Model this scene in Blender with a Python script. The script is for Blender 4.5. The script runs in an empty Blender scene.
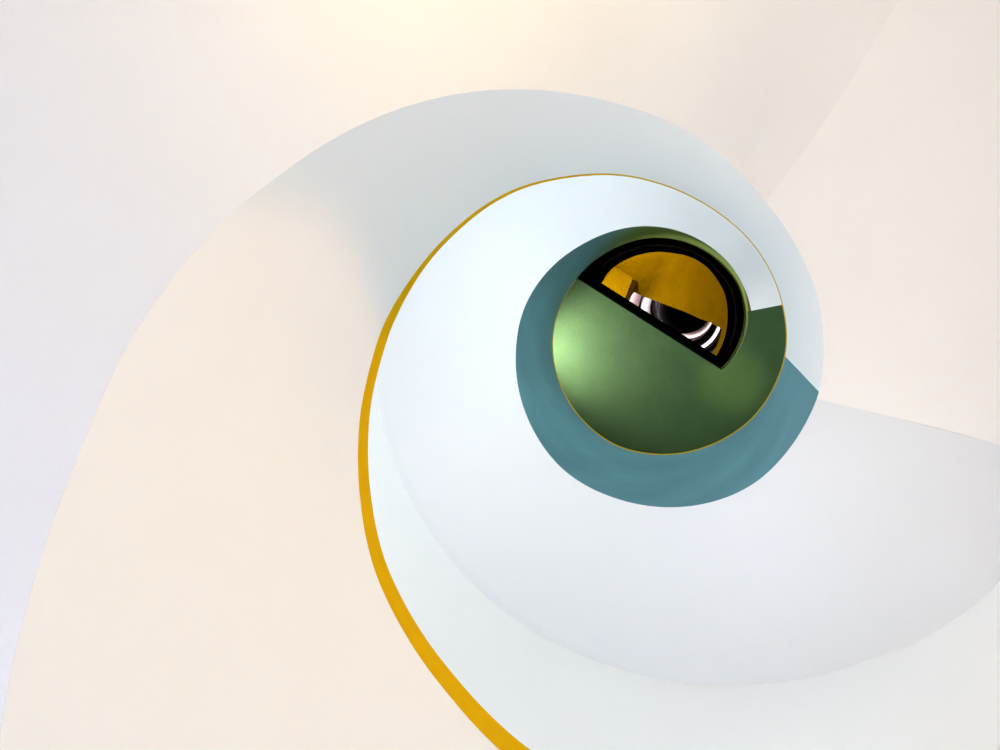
# Looking straight up the open well of a white spiral staircase.
# Plan: the stair axis is the world origin, metres, +Z up. Camera stands in the well and looks up.
import bpy, bmesh, math, random
from mathutils import Vector
random.seed(7)
col = bpy.context.scene.collection
R = 0.65          # radius of the open well
RO = 1.365        # radius of the round outer wall
FLOOR = -1.25     # ground floor
RAD = math.radians

# ---------------------------------------------------------------- survey of the parapet (angle in degrees, height in metres)
Z1 = [(147,.918),(154,.981),(161,1.046),(168,1.108),(175,1.167),(182,1.215),(189,1.26),(196,1.309),(203,1.354),(210,1.401),(217,1.453),(224,1.495),(231,1.534),(238,1.575),(245,1.619),(252,1.667),(259,1.721),(266,1.777),(273,1.835),(280,1.887),(287,1.926),(294,1.976),(301,2.042),(308,2.122),(312,2.162),(315.5,2.199),(316.5,2.205),(321,2.216),(331,2.239),(340,2.25),(350,2.275),(360,2.313),(367,2.342),(370.5,2.363),(371.5,2.373),(377.5,2.434),(385.5,2.511),(393.5,2.581),(401.5,2.64),(409.5,2.733),(417.5,2.833),(425.5,2.928),(433.5,3.023),(441.5,3.112),(449.5,3.195),(457.5,3.271),(465.5,3.334),(473.5,3.392),(481.5,3.457),(489.5,3.538),(497.5,3.62),(505.5,3.692),(513.5,3.763),(521.5,3.833),(529.5,3.901),(537.5,3.967),(545.5,4.01),(553.5,4.063),(561.5,4.143),(569.5,4.23),(577.5,4.318),(585.5,4.43),(593.5,4.529),(601.5,4.603),(609.5,4.662),(617.5,4.722),(625.5,4.783),(633.5,4.847),(641.5,4.915),(649.5,4.987),(657.5,5.055),(665.5,5.095),(673.5,5.135),(681.5,5.195),(689.5,5.25),(696,5.292),(702,5.322),(709,5.340),(715,5.342),(754,5.342)]
Z2 = [(97,1.407),(103.5,1.479),(110,1.549),(116.5,1.613),(123,1.675),(129.5,1.735),(136,1.794),(142.5,1.859),(149,1.926),(155.5,1.989),(162,2.05),(168.5,2.108),(175,2.167),(181.5,2.22),(188,2.265),(194.5,2.32),(201,2.377),(207.5,2.426),(214,2.473),(220.5,2.516),(227,2.551),(233.5,2.591),(240,2.64),(246.5,2.706),(253,2.774),(259.5,2.831),(266,2.881),(272.5,2.94),(279,3.008),(285.5,3.065),(292,3.121),(298.5,3.158),(305,3.183),(311.5,3.187),(318,3.183),(324.5,3.188),(331,3.199),(337.5,3.213),(344,3.233),(350.5,3.246),(357,3.262),(363.5,3.303),(370,3.374),(376.5,3.455),(383,3.532),(389.5,3.601),(396,3.678),(402.5,3.768),(409,3.857),(415.5,3.933),(422,4.006),(428.5,4.063),(435,4.124),(441.5,4.179),(448,4.231),(454.5,4.272),(461,4.308),(467.5,4.352),(474,4.413),(480.5,4.477),(487,4.534),(493.5,4.59),(500,4.646),(506.5,4.695),(513,4.744),(519.5,4.792),(526,4.841),(532.5,4.891),(539,4.947),(545.5,5.008),(552,5.077),(558.5,5.148),(565,5.221),(571.5,5.286),(578,5.336),(584.5,5.385),(591,5.45),(597.5,5.505),(604,5.54),(610.5,5.566),(617,5.582),(623.5,5.604),(630,5.64),(636.5,5.66),(643,5.681),(649.5,5.717),(656,5.762),(662.5,5.816),(669,5.87),(675.5,5.92),(682,5.905),(688.5,5.875),(695,5.86),(709,5.85),(720,5.83),(732,5.76),(745,5.60),(754,5.512)]
RR = [(-400,1),(-399,1),(670,1),(680,1),(692,.998),(700,.983),(709,.967),(718,.942),(729,.902),(740,.858),(750,.815),(754,.79)]   # plan radius / R, the top of the parapet curls in
ZW = [(147,.918),(200,1.32),(245,1.58),(273,1.75),(294,1.80),(308,1.865),(312,1.883),(315.5,1.90),(316.5,1.902),(321,1.905),(335,1.96),(350,2.09),(360,2.20),(370.5,2.28),(371.5,2.285),(378,2.30),(390.2,2.36),(401.6,2.517),(414.4,2.725),(432,2.99),(451.2,3.254),(466,3.424),(483.7,3.605),(501.4,3.756),(516.1,3.845),(525.6,3.907),(545.5,4.02),(577.5,4.318),(601.5,4.603),(617.5,4.722),(633.5,4.847),(649.5,4.98),(665.5,5.09),(681.5,5.195),(689.5,5.25),(696,5.292),(702,5.322),(709,5.340)]

def smoothed(tab, a, b):
    return [(t, z if not (a < t < b) else .25*tab[i-1][1]+.5*z+.25*tab[i+1][1]) for i, (t, z) in enumerate(tab)]
Z1 = smoothed(Z1, 380, 672); Z2 = smoothed(Z2, 375, 660)

def interp(tab, t):
    if t <= tab[0][0]: return tab[0][1]
    if t >= tab[-1][0]: return tab[-1][1]
    for i in range(len(tab)-1):
        if tab[i][0] <= t <= tab[i+1][0]: break
    x0, y0 = tab[i]; x1, y1 = tab[i+1]
    m = (y1-y0)/(x1-x0)
    def sl(j):
        a = tab[max(j-1,0)]; b = tab[min(j+1,len(tab)-1)]
        return (b[1]-a[1])/(b[0]-a[0])
    m0, m1 = sl(i), sl(i+1)
    h = x1-x0; s = (t-x0)/h
    return (2*s**3-3*s**2+1)*y0 + (s**3-2*s**2+s)*h*m0 + (-2*s**3+3*s**2)*y1 + (s**3-s**2)*h*m1

SL = 0.0074
def z1(t):
    if t < 147: return max(.918-(147-t)*SL, FLOOR+.01)
    return interp(Z1, t)
def z2(t):
    if t < 97: return max(1.407-(97-t)*.0110, z1(t)+.55)
    return interp(Z2, t)
def rr(t): return R*interp(RR, t)
def zw(t):
    if t < 147: return z1(t)
    return interp(ZW, t)
def P(r, t, z): return Vector((r*math.cos(RAD(t)), r*math.sin(RAD(t)), z))
def frange(a, b, n): return [a+(b-a)*i/n for i in range(n+1)]

# ---------------------------------------------------------------- materials
def plaster(name, rgb, rough=.6, var=.03, bump=.06, scale=6, fine=60, rgb2=None, spec=.2):
    m = bpy.data.materials.new(name); m.use_nodes = True
    nt = m.node_tree; N = nt.nodes; L = nt.links
    b = N['Principled BSDF']; b.inputs['Roughness'].default_value = rough
    b.inputs['Specular IOR Level'].default_value = spec
    tc = N.new('ShaderNodeTexCoord')
    n1 = N.new('ShaderNodeTexNoise'); n1.inputs['Scale'].default_value = scale; n1.inputs['Detail'].default_value = 5
    n2 = N.new('ShaderNodeTexNoise'); n2.inputs['Scale'].default_value = fine; n2.inputs['Detail'].default_value = 3
    L.new(tc.outputs['Object'], n1.inputs['Vector']); L.new(tc.outputs['Object'], n2.inputs['Vector'])
    mx = N.new('ShaderNodeMix'); mx.data_type = 'RGBA'
    mx.inputs['A'].default_value = tuple(c*(1-var) for c in rgb)+(1,)
    mx.inputs['B'].default_value = tuple(min(1,c*(1+var)) for c in (rgb2 or rgb))+(1,)
    L.new(n1.outputs['Fac'], mx.inputs['Factor']); L.new(mx.outputs['Result'], b.inputs['Base Color'])
    ad = N.new('ShaderNodeMath'); ad.operation = 'MULTIPLY_ADD'; ad.inputs[1].default_value = .25
    L.new(n2.outputs['Fac'], ad.inputs[0]); L.new(n1.outputs['Fac'], ad.inputs[2])
    bp = N.new('ShaderNodeBump'); bp.inputs['Strength'].default_value = bump*5; bp.inputs['Distance'].default_value = .02
    L.new(ad.outputs[0], bp.inputs['Height']); L.new(bp.outputs['Normal'], b.inputs['Normal'])
    return m

M = {}
M['soffit_low'] = plaster('lit_white_plaster', (.862,.827,.793), .7, .015, .02)  # white plaster with the pinkish cast of the light put into its colour
M['soffit_up'] = plaster('shaded_white_plaster', (.735,.748,.764), .7, .01, .015)  # same white plaster with cool shading put into its colour
M['parapet'] = plaster('cream_white_paint', (.90,.935,.955), .65, .012, .015)
M['teal'] = plaster('teal_paint', (.110,.270,.318), .6, .22, .06, scale=2.6, spec=.1, rgb2=(.135,.31,.36))  # mottling in the colour stands in for streaks of light on the teal
M['green'] = plaster('green_paint', (.038,.074,.029), .7, .16, .06, scale=5, spec=.04)
M['yellow'] = plaster('yellow_edge_paint', (.72,.42,.0003), .7, .08, .05, scale=12, spec=.03)
M['ochre'] = plaster('ochre_plaster', (.44,.235,.0002), .6, .16, .16, scale=9, fine=40, spec=.02)
M['black'] = plaster('black_paint', (.0012,.0012,.0016), .6, .2, .01)
M['black'].node_tree.nodes['Principled BSDF'].inputs['Specular IOR Level'].default_value = .0
M['dark'] = plaster('dark_brown_paint', (.016,.012,.013), .7, .2, .01)
M['wall'] = plaster('white_wall_paint', (.90,.91,.905), .7, .01, .015)
M['floor'] = plaster('pale_stone_floor', (.62,.60,.57), .4, .05, .02)
M['pinkish'] = plaster('pale_pink_paint', (.80,.62,.62), .6, .02, .01)
M['whitish'] = plaster('bright_white_paint', (.85,.85,.88), .6, .02, .01)
M['bluish'] = plaster('pale_blue_paint', (.55,.80,.95), .6, .02, .01)
M['beige'] = plaster('pale_beige_paint', (.75,.62,.56), .6, .02, .01)
# teal paint with green light bleed painted into the colour towards the top
def teal_light_bleed():
    m = M['teal'].copy(); m.name = 'teal_paint_green_light'
    nt = m.node_tree; N = nt.nodes; L = nt.links
    b = N['Principled BSDF']
    at = N.new('ShaderNodeAttribute'); at.attribute_name = 'green_light'
    mx = N.new('ShaderNodeMix'); mx.data_type = 'RGBA'
    src = b.inputs['Base Color'].links[0].from_socket
    L.new(at.outputs['Fac'], mx.inputs['Factor']); L.new(src, mx.inputs['A'])
    mx.inputs['B'].default_value = (.15,.235,.06,1)
    L.new(mx.outputs['Result'], b.inputs['Base Color'])
    return m
M['teal_lit_green'] = teal_light_bleed()

# ---------------------------------------------------------------- helpers
def obj(name, bm, mat, parent=None, smooth=True, angle=35):
    bmesh.ops.remove_doubles(bm, verts=bm.verts, dist=1e-5)
    bmesh.ops.recalc_face_normals(bm, faces=bm.faces)
    me = bpy.data.meshes.new(name); bm.to_mesh(me); bm.free()
    me.materials.append(mat)
    o = bpy.data.objects.new(name, me); col.objects.link(o)
    if parent: o.parent = parent
    if smooth:
        me.polygons.foreach_set('use_smooth', [True]*len(me.polygons))
        me.set_sharp_from_angle(angle=RAD(angle))
    return o
def tag(o, label=None, cat=None, group=None, kind=None):
    if label: o['label'] = label
    if cat: o['category'] = cat
    if group: o['group'] = group
    if kind: o['kind'] = kind
    return o
def empty(name, loc=(0,0,0)):
    o = bpy.data.objects.new(name, None); col.objects.link(o); o.location = loc; o.empty_display_size = .2
    return o
def sweep(sections, closed=True):
    """sections: list of rings of points, joined into one solid with capped ends"""
    bm = bmesh.new()
    rings = [[bm.verts.new(p) for p in s] for s in sections]
    k = len(rings[0])
    for a, b in zip(rings, rings[1:]):
        for i in range(k):
            j = (i+1) % k
            if j == 0 and not closed: continue
            q = [a[i], a[j], b[j], b[i]]
            if len({v.index for v in q}) or True:
                try: bm.faces.new(q)
                except ValueError: pass
    if closed:
        bm.faces.new(rings[0]); bm.faces.new(rings[-1][::-1])
    return bm
def prism(poly, za, zb):
    bm = bmesh.new()
    a = [bm.verts.new((x,y,za)) for x,y in poly]; b = [bm.verts.new((x,y,zb)) for x,y in poly]
    fa = bm.faces.new(a); fb = bm.faces.new(b)
    n = len(poly)
    for i in range(n): bm.faces.new([a[i],a[(i+1)%n],b[(i+1)%n],b[i]])
    bmesh.ops.triangulate(bm, faces=[fa,fb])
    return bm

# ---------------------------------------------------------------- the staircase
stair = empty('spiral_staircase', (0,0,FLOOR))
tag(stair, 'white spiral staircase seen from below winding up round an open well', 'staircase')
stair_inv = Vector((0,0,-FLOOR))
def part(name, bm, mat, parent=stair, label=None, **k):
    if parent == stair:
        for v in bm.verts: v.co += stair_inv
    elif parent is not None and parent.parent == stair:
        for v in bm.verts: v.co += stair_inv
    o = obj(name, bm, mat, parent, **k)
    if label: o['label'] = label
    return o

def flight(t0, t1, n, going=14.0, skew0=0, skew1=0, fade=26):
    """helical slab, smooth underside, stepped top"""
    secs = []
    ri, ro = R+.0004, RO-.0004
    def topz(t): return z1(t)+.17
    for i in range(n+1):
        t = t0+(t1-t0)*i/n
        sk = skew0*max(0, 1-(t-t0)/fade)+skew1*max(0, 1-(t1-t)/fade)
        k = math.floor((t-t0)/going); tt = min(t0+(k+1)*going, t1)
        def sec(zt):
            s = []
            for u in (0,.25,.5,.75,1):
                s.append(P(ri+(ro-ri)*u, t+sk*u, z1(t)+(zw(t)-z1(t))*u))
            s.append(P(ro, t+sk, zt)); s.append(P(ri, t, zt))
            return s
        if i and i < n and abs((t-t0)/going-round((t-t0)/going)) < 1e-6:
            secs.append(sec(topz(t)+.0)); 
        secs.append(sec(topz(tt)))
    return sweep(secs)
part('flight', flight(-166, 316, 482, skew1=-7.5), M['soffit_low'], label='white plaster underside of the lower flight, pinkish light in its colour')
part('landing', flight(316, 371, 60, 60, skew0=-7.5, skew1=1.5), M['soffit_low'], label='flat pale underside of the first landing')
part('flight', flight(371, 709, 338, skew0=1.5), M['soffit_up'], label='white plaster underside of the upper flight, cool shade in its colour')

# green landing under the top: ring sector plus the half disc that closes half of the well
ZL = 5.342
ch0 = (-.858*R, -.532*R); ch1 = (.660*R, .429*R)
inner = [(P(rr(t),t,0).x, P(rr(t),t,0).y) for t in frange(709, 753.3, 40)]
t_end = 180+math.degrees(math.atan2(.532,.858))+720   # 931.8
outer = [(P(RO-.0005,t,0).x, P(RO-.0005,t,0).y) for t in frange(t_end, 709, 120)]
part('landing', prism(inner+[ch1, ch0]+outer, ZL, ZL+.16), M['green'], label='green half-disc landing underside closing half of the well')

def parapet(tb0, tb1, tt0, tt1, n):
    secs = []; th = .075
    for i in range(n+1):
        u = i/n; tb = tb0+(tb1-tb0)*u; tt = tt0+(tt1-tt0)*u
        ra, rb = rr(tb), rr(tt)
        a0, a1 = z1(tb)+.0, z2(tt)
        s = [P(ra+(rb-ra)*v, tb+(tt-tb)*v, a0+(a1-a0)*v) for v in (0,.2,.4,.6,.8,1)]
        s += [P(rb+th, tt, a1), P(ra+th, tb, a0+.12)]
        secs.append(s)
    return sweep(secs)
def coping(t0, t1, n, hgt):
    secs = []
    for i in range(n+1):
        t = t0+(t1-t0)*i/n; r = rr(t); z = z2(t); h = hgt(t)
        secs.append([P(r-.001,t,z), P(r-.001,t,z+h), P(r+.085,t,z+h+.01), P(r+.085,t,z-.01), P(r+.01,t,z)])
    return sweep(secs)
def chh(t):
    return interp([(-200,.06),(170,.06),(190,.066),(205,.045),(225,.04),(260,.034),(300,.034),(400,.03),(600,.022),(760,.02)], t)
pl_ = part('parapet', parapet(-166, 368.9, -166, 365.0, 440), M['parapet'], label='white lower parapet wall facing the well')
part('coping', coping(-166, 365.0, 440, chh), M['yellow'], parent=pl_, label='yellow painted top edge of the white parapet')
bm = parapet(368.9, 753.5, 365.0, 753.5, 360)
pu = part('parapet', bm, M['teal_lit_green'], label='teal upper parapet wall with green light painted in at its top end')
at = pu.data.attributes.new('green_light', 'FLOAT', 'POINT')
for i, v in enumerate(pu.data.vertices):
    # the painted-in green light sets in along a slanting soft edge
    z = v.co.z+FLOOR; t = math.degrees(math.atan2(v.co.y, v.co.x)) % 360
    if z > 4.9 or t > 205: tt = t+360
    if z < 4.2: tt = 400
    elif t < 120: tt = t+720 if z > 4.8 else t+360
    else: tt = t+360
    at.data[i].value = min(1, max(0, (tt-(605-26*(z-z1(tt))))/22)) if tt < 760 else 1
part('coping', coping(365.0, 571, 240, chh), M['yellow'], parent=pu, label='thin yellow painted top edge of the teal parapet')

# ---------------------------------------------------------------- black guard and drum round the half-moon opening above the landing
guard = empty('landing_guard', (0,0,ZL))
tag(guard, 'black straight guard wall along the edge of the green landing', 'guard wall')
dx, dy = ch1[0]-ch0[0], ch1[1]-ch0[1]; ln = math.hypot(dx,dy); ux, uy = dx/ln, dy/ln; nx, ny = -uy, ux   # n points over the landing
e0 = (ch0[0]+ux*.02, ch0[1]+uy*.02); e1 = (ch1[0]-ux*.004, ch1[1]-uy*.004)
def strip(z0, z1_, off, th):
    q = [(e0[0]+nx*off, e0[1]+ny*off), (e1[0]+nx*off, e1[1]+ny*off), (e1[0]+nx*(off+th), e1[1]+ny*(off+th)), (e0[0]+nx*(off+th), e0[1]+ny*(off+th))]
    return prism(q, z0, z1_)
def under(o_parent, bm, z):
    for v in bm.verts: v.co.z -= z
    return bm
obj('panel', under(guard, strip(ZL+.004, ZL+1.10, -.013, .011), ZL), M['black'], guard, smooth=False)
obj('handrail', under(guard, strip(ZL+1.101, ZL+1.155, -.014, .06), ZL), M['black'], guard, smooth=False)

ARC = [(-.940,-.5375),(-.899,-.586),(-.844,-.683),(-.678,-.828),(-.525,-.904),(-.318,-.967),(-.11,-.987),(.098,-.967),(.305,-.918),(.527,-.787),(.693,-.586),(.776,-.434),(.817,-.254),(.824,-.046),(.804,.12),(.707,.383),(.624,.521)]
arcA = sorted((math.degrees(math.atan2(y,x))+720, math.hypot(x,y)) for x,y in ARC)
ZD = 7.0
def drum_sections():
    secs = []
    for i in range(121):
        u = i/120; tb = 571.6+(752-571.6)*u
        tt = arcA[0][0]-.6+(arcA[-1][0]-arcA[0][0]+.6)*u
        rb = rr(tb)+.002; rt = R*interp(arcA, tt)
        zb = max(z2(tb), 5.51)+.006
        s = []
        for v in (0,.25,.5,.75,1):
            # the wall rises straight and only leans in or out towards its top lip
            w = v
            s.append(P(rb+(rt-rb)*w, tb+(tt-tb)*w, zb+(ZD-zb)*v))
        s += [P(rt+.06, tt, ZD), P(rb+.06, tb, zb)]
        secs.append(s)
    return secs
drum = empty('curved_screen', (0,0,5.3))
tag(drum, 'black curved screen rising from the green parapet end to the ochre ceiling', 'screen')
obj('panel', under(drum, sweep(drum_sections()), 5.3), M['black'], drum)
secs = []
for i in range(101):
    u = i/100; S = drum_sections
    tb = 585+(735-585)*u
    v = .40; tt = arcA[0][0]-.6+(arcA[-1][0]-arcA[0][0]+.6)*((tb-571.6)/(752-571.6))
    rb = rr(tb)+.002; rt = R*interp(arcA, tt); zb = z2(tb)+.004
    c = (rb+(rt-rb)*v, tb+(tt-tb)*v, zb+(ZD-zb)*v)
    secs.append([P(c[0]+.012*math.cos(a)-.002, c[1], c[2]+.03*math.sin(a)) for a in [k*math.pi/4 for k in range(8)]])
obj('rail', under(drum, sweep(secs), 5.3), M['dark'], drum)

# ---------------------------------------------------------------- ochre ceiling with the next opening
OPEN = [(-.547,-.45),(-.442,-.399),(-.141,-.284),(.204,-.158),(.439,-.05),(.625,.016),(.775,.106),(.753,.211),(.70,.362),(.595,.542),(.37,.647),(-.457,.121),(-.727,-.239),(-.637,-.345)]
OPEN = [(x*R,y*R) for x,y in OPEN]
def ceiling(za, zb):
    # ring between the outer circle and the opening
    bm = bmesh.new()
    cx, cy = .02*R, .05*R
    def hit(a):
        d = (math.cos(a), math.sin(a)); best = None
        for i in range(len(OPEN)):
            p, q = OPEN[i], OPEN[(i+1)%len(OPEN)]
            ex, ey = q[0]-p[0], q[1]-p[1]; den = d[0]*ey-d[1]*ex
            if abs(den) < 1e-9: continue
            t = ((p[0]-cx)*ey-(p[1]-cy)*ex)/den; s = ((p[0]-cx)*d[1]-(p[1]-cy)*d[0])/den
            if t > 0 and -1e-6 <= s <= 1+1e-6 and (best is None or t < best): best = t
        return (cx+d[0]*best, cy+d[1]*best)
    ang = sorted(set([2*math.pi*i/180 for i in range(180)]+[math.atan2(y-cy,x-cx)%(2*math.pi) for x,y in OPEN]))
    rings = []
    for a in ang:
        x, y = hit(a); rr_ = RO-.004
        X, Y = rr_*math.cos(a), rr_*math.sin(a)
        rings.append([bm.verts.new(p) for p in ((x,y,za),(X,Y,za),(X,Y,zb),(x,y,zb))])
    n = len(rings)
    for i in range(n):
        a, b = rings[i], rings[(i+1)%n]
        for k in range(4): bm.faces.new([a[k],a[(k+1)%4],b[(k+1)%4],b[k]])
    return bm
c = obj('ceiling', ceiling(7.60, 7.66), M['ochre'], angle=20); tag(c, 'ochre yellow plaster ceiling above the half-moon opening', kind='structure')
beam = obj('ceiling_beam', prism([(x*R,y*R) for x,y in ((-.985,-.545),(-.752,-.782),(-.495,-.615),(-.627,-.282))], 7.03, 7.598), M['ochre'], smooth=False)
tag(beam, 'short ochre yellow beam end beside the pale pink band', 'beam')

# ---------------------------------------------------------------- upper storeys seen through the opening: pale curved parapet bands in a dark shaft
def band(name, label, cat, mat, pts_lo, pts_hi, grp):
    """pts: lists of (angle, height) along the lower and upper edge"""
    secs = []; n = 24
    for i in range(n+1):
        u = i/n
        def at_(pts):
            k = u*(len(pts)-1); j = min(int(k), len(pts)-2); f = k-j
            return [pts[j][d]+(pts[j+1][d]-pts[j][d])*f for d in (0,1)]
        a, b = at_(pts_lo), at_(pts_hi)
        secs.append([P(R,a[0],a[1]), P(R,(a[0]+b[0])/2,(a[1]+b[1])/2), P(R,b[0],b[1]), P(R+.006,b[0],b[1]), P(R+.006,a[0],a[1])])
    o = obj(name, sweep(secs), M[mat]); tag(o, label, cat, grp)
    return o
G = 'pale parapet bands of the upper storeys'
band('parapet_band','pale pink band just right of the ochre beam end','parapet','pinkish', [(-148.2,9.8),(-155,9.95),(-161.5,10.03),(-172,10.3)], [(-149.2,11.5),(-157,11.62),(-166.4,11.75),(-178,11.9)], G)
band('parapet_band','broad white band between the pink band and the thin blue band','parapet','whitish', [(-153.5,12.1),(-163,12.25),(-172.1,12.38),(-184,12.7)], [(-155.5,14.4),(-168,14.55),(-186,15.1),(-205,15.6)], G)
band('parapet_band','thin pale blue band beside the dark centre','parapet','bluish', [(-157.2,15.75),(-166,16.2),(-178,17.0),(-198,18.1)], [(-158.3,16.6),(-167,17.0),(-180,17.8),(-201,18.9)], G)
band('parapet_band','beige curved band along the lower edge of the dark centre','parapet','beige', [(20,18.9),(40,18.5),(60,18.0),(90,17.5)], [(30,25.0),(55,25.0),(80,24.0),(112,21.0)], G)
band('parapet_band','narrow white band below the beige curved band','parapet','whitish', [(14,12.75),(25,12.66),(42,12.75),(62,13.0)], [(16.5,14.2),(28,14.2),(44,14.1),(66,14.05)], G)

# ---------------------------------------------------------------- setting
def tube_wall(r, za, zb, th, n=160):
    bm = bmesh.new(); rings = []
    for i in range(n):
        t = 360*i/n
        rings.append([bm.verts.new(P(a,t,z)) for a,z in ((r,za),(r,zb),(r+th,zb),(r+th,za))])
    for i in range(n):
        a, b = rings[i], rings[(i+1)%n]
        for k in range(4): bm.faces.new([a[k],a[(k+1)%4],b[(k+1)%4],b[k]])
    return bm
def disc(r, za, zb, n=96): return prism([(r*math.cos(2*math.pi*i/n), r*math.sin(2*math.pi*i/n)) for i in range(n)], za, zb)
tag(obj('wall_outer', tube_wall(RO, FLOOR, 7.66, .2), M['wall']), 'white round outer wall of the stairwell', kind='structure')
tag(obj('wall_shaft', tube_wall(R+.12, 7.67, 27, .1), M['dark']), 'dark round wall of the upper shaft', kind='structure')
tag(obj('ceiling_shaft', disc(R+.22, 27, 27.1), M['black'], smooth=False), 'black ceiling at the top of the shaft', kind='structure')
tag(obj('floor', disc(RO+.2, FLOOR-.1, FLOOR), M['floor'], smooth=False), 'pale stone ground floor', kind='structure')

# ---------------------------------------------------------------- unseen fill lamps, added to light the surfaces
def lamp(kind, name, loc, power, colr, size=.3, aim=None, **k):
    d = bpy.data.lights.new(name, kind); d.energy = power; d.color = colr
    if kind == 'AREA': d.shape = 'DISK'; d.size = size
    else: d.shadow_soft_size = size
    for a, b in k.items(): setattr(d, a, b)
    o = bpy.data.objects.new(name, d); col.objects.link(o); o.location = loc
    if aim is not None:
        o.rotation_euler = (Vector(aim)-Vector(loc)).to_track_quat('-Z','Y').to_euler()
    return o
LAMPS = [
 ('AREA','ground_fill_cool', P(.95,168,-1.15), 11.859, (0.413,0.498,1.000), .6, P(1.05,190,1.5), {}),
 ('AREA','ground_fill_warm', P(1.05,-90,-.25), 1.2547, (1.000,0.814,0.603), .3, P(1.0,-85,1.9), {}),
 ('AREA','ground_fill_right', P(.95,0,.25), 0.0943, (1.000,0.785,0.607), .4, P(1.0,-10,2.3), {}),
 ('AREA','ground_fill_corner', P(1.0,60,.62), 4.2272, (1.000,0.864,0.682), .3, P(1.0,60,3), {}),
 ('AREA','glow_fill', P(1.15,266,1.0), 2.653, (1.000,0.730,0.275), .2, P(.9,266,1.9), {}),  # unseen, added for the warm glow on the lower soffit
 ('AREA','wall_stripe_fill', P(1.12,162,2.75), 1.5603, (1.000,0.883,0.799), .2, P(1.365,158,3.5), {}),  # no window here; added to brighten a stripe of the outer wall
 ('AREA','well_fill', (0.1,.15,-1.2), 11.0679, (0.897,1.000,0.878), .7, (0,.1,5), {}),
 ('AREA','flight_fill_left', P(1.2,190,2.2), 1.4645, (0.914,0.922,1.000), .25, P(1.0,185,4), {}),
 ('AREA','flight_fill_top', P(1.2,278,2.75), 18.8382, (0.841,0.938,1.000), .4, P(1.0,272,4.5), {}),
 ('AREA','flight_fill_low', P(1.1,120,1.3), 9.6749, (0.668,0.789,1.000), .25, P(1.3,140,3), {}),
 ('SPOT','landing_fill', P(1.0,172,5.0), 176.077, (1.000,0.909,0.867), .08, (-.36,.13,5.342), dict(spot_size=RAD(92), spot_blend=1)),  # unseen, added to brighten the left of the green landing
 ('SPOT','landing_patch_fill', P(1.0,388,3.3), 149.07, (1.000,0.949,0.410), .03, (.50,.345,5.342), dict(spot_size=RAD(17), spot_blend=1)),  # unseen spot added for the light patch on the green landing
 ('SPOT','parapet_fill_spot', P(1.22,8,1.85), 35.285, (1.000,0.523,0.221), .06, P(.65,128,1.6), dict(spot_size=RAD(62), spot_blend=.25)),  # unseen spot added; its cone edge makes the shadow boundary on the parapet
 ('AREA','upper_fill', P(.72,186,6.3), 10.170, (1.000,0.908,0.481), .2, P(.5,-146,7.1), {}),
 ('AREA','ceiling_fill', P(1.1,-112,7.2), 3.931, (1.000,0.939,0.760), .15, (.1,0,7.6), {}),
 ('AREA','shaft_fill', P(.55,-90,9.0), 156.3336, (1.000,0.794,0.851), .25, P(.3,90,11), {}),
 ('AREA','shaft_fill_middle', P(.6,-90,12.5), 67.987, (1.000,0.929,0.945), .25, P(.3,90,14), {}),
 ('AREA','shaft_fill_top', P(.6,-90,19.5), 80.746, (1.000,0.815,0.884), .25, P(.3,90,21), {}),
]
for kind, name, loc, power, colr, size, aim, k in LAMPS:
    lamp(kind, name, loc, power, colr, size, aim, **k)

w = bpy.data.worlds.new('world'); bpy.context.scene.world = w; w.use_nodes = True
w.node_tree.nodes['Background'].inputs[0].default_value = (.9,.95,1,1)
w.node_tree.nodes['Background'].inputs[1].default_value = .5

# ---------------------------------------------------------------- camera: in the well, looking straight up, shifted lens
cd = bpy.data.cameras.new('camera'); cam = bpy.data.objects.new('camera', cd); col.objects.link(cam)
cam.location = (.43097*R, -.24571*R, 0); cam.rotation_euler = (math.pi, 0, 0)
cd.sensor_fit = 'HORIZONTAL'; cd.sensor_width = 36; cd.lens = 36*.778
cd.shift_x = -.19908; cd.shift_y = -.06942; cd.clip_start = .01; cd.clip_end = 200
sc = bpy.context.scene; sc.camera = cam
sc.view_settings.view_transform = 'Standard'; sc.view_settings.look = 'None'
sc.view_settings.exposure = 0; sc.view_settings.gamma = 1
sc.cycles.use_denoising = True
sc.cycles.max_bounces = 12; sc.cycles.diffuse_bounces = 8
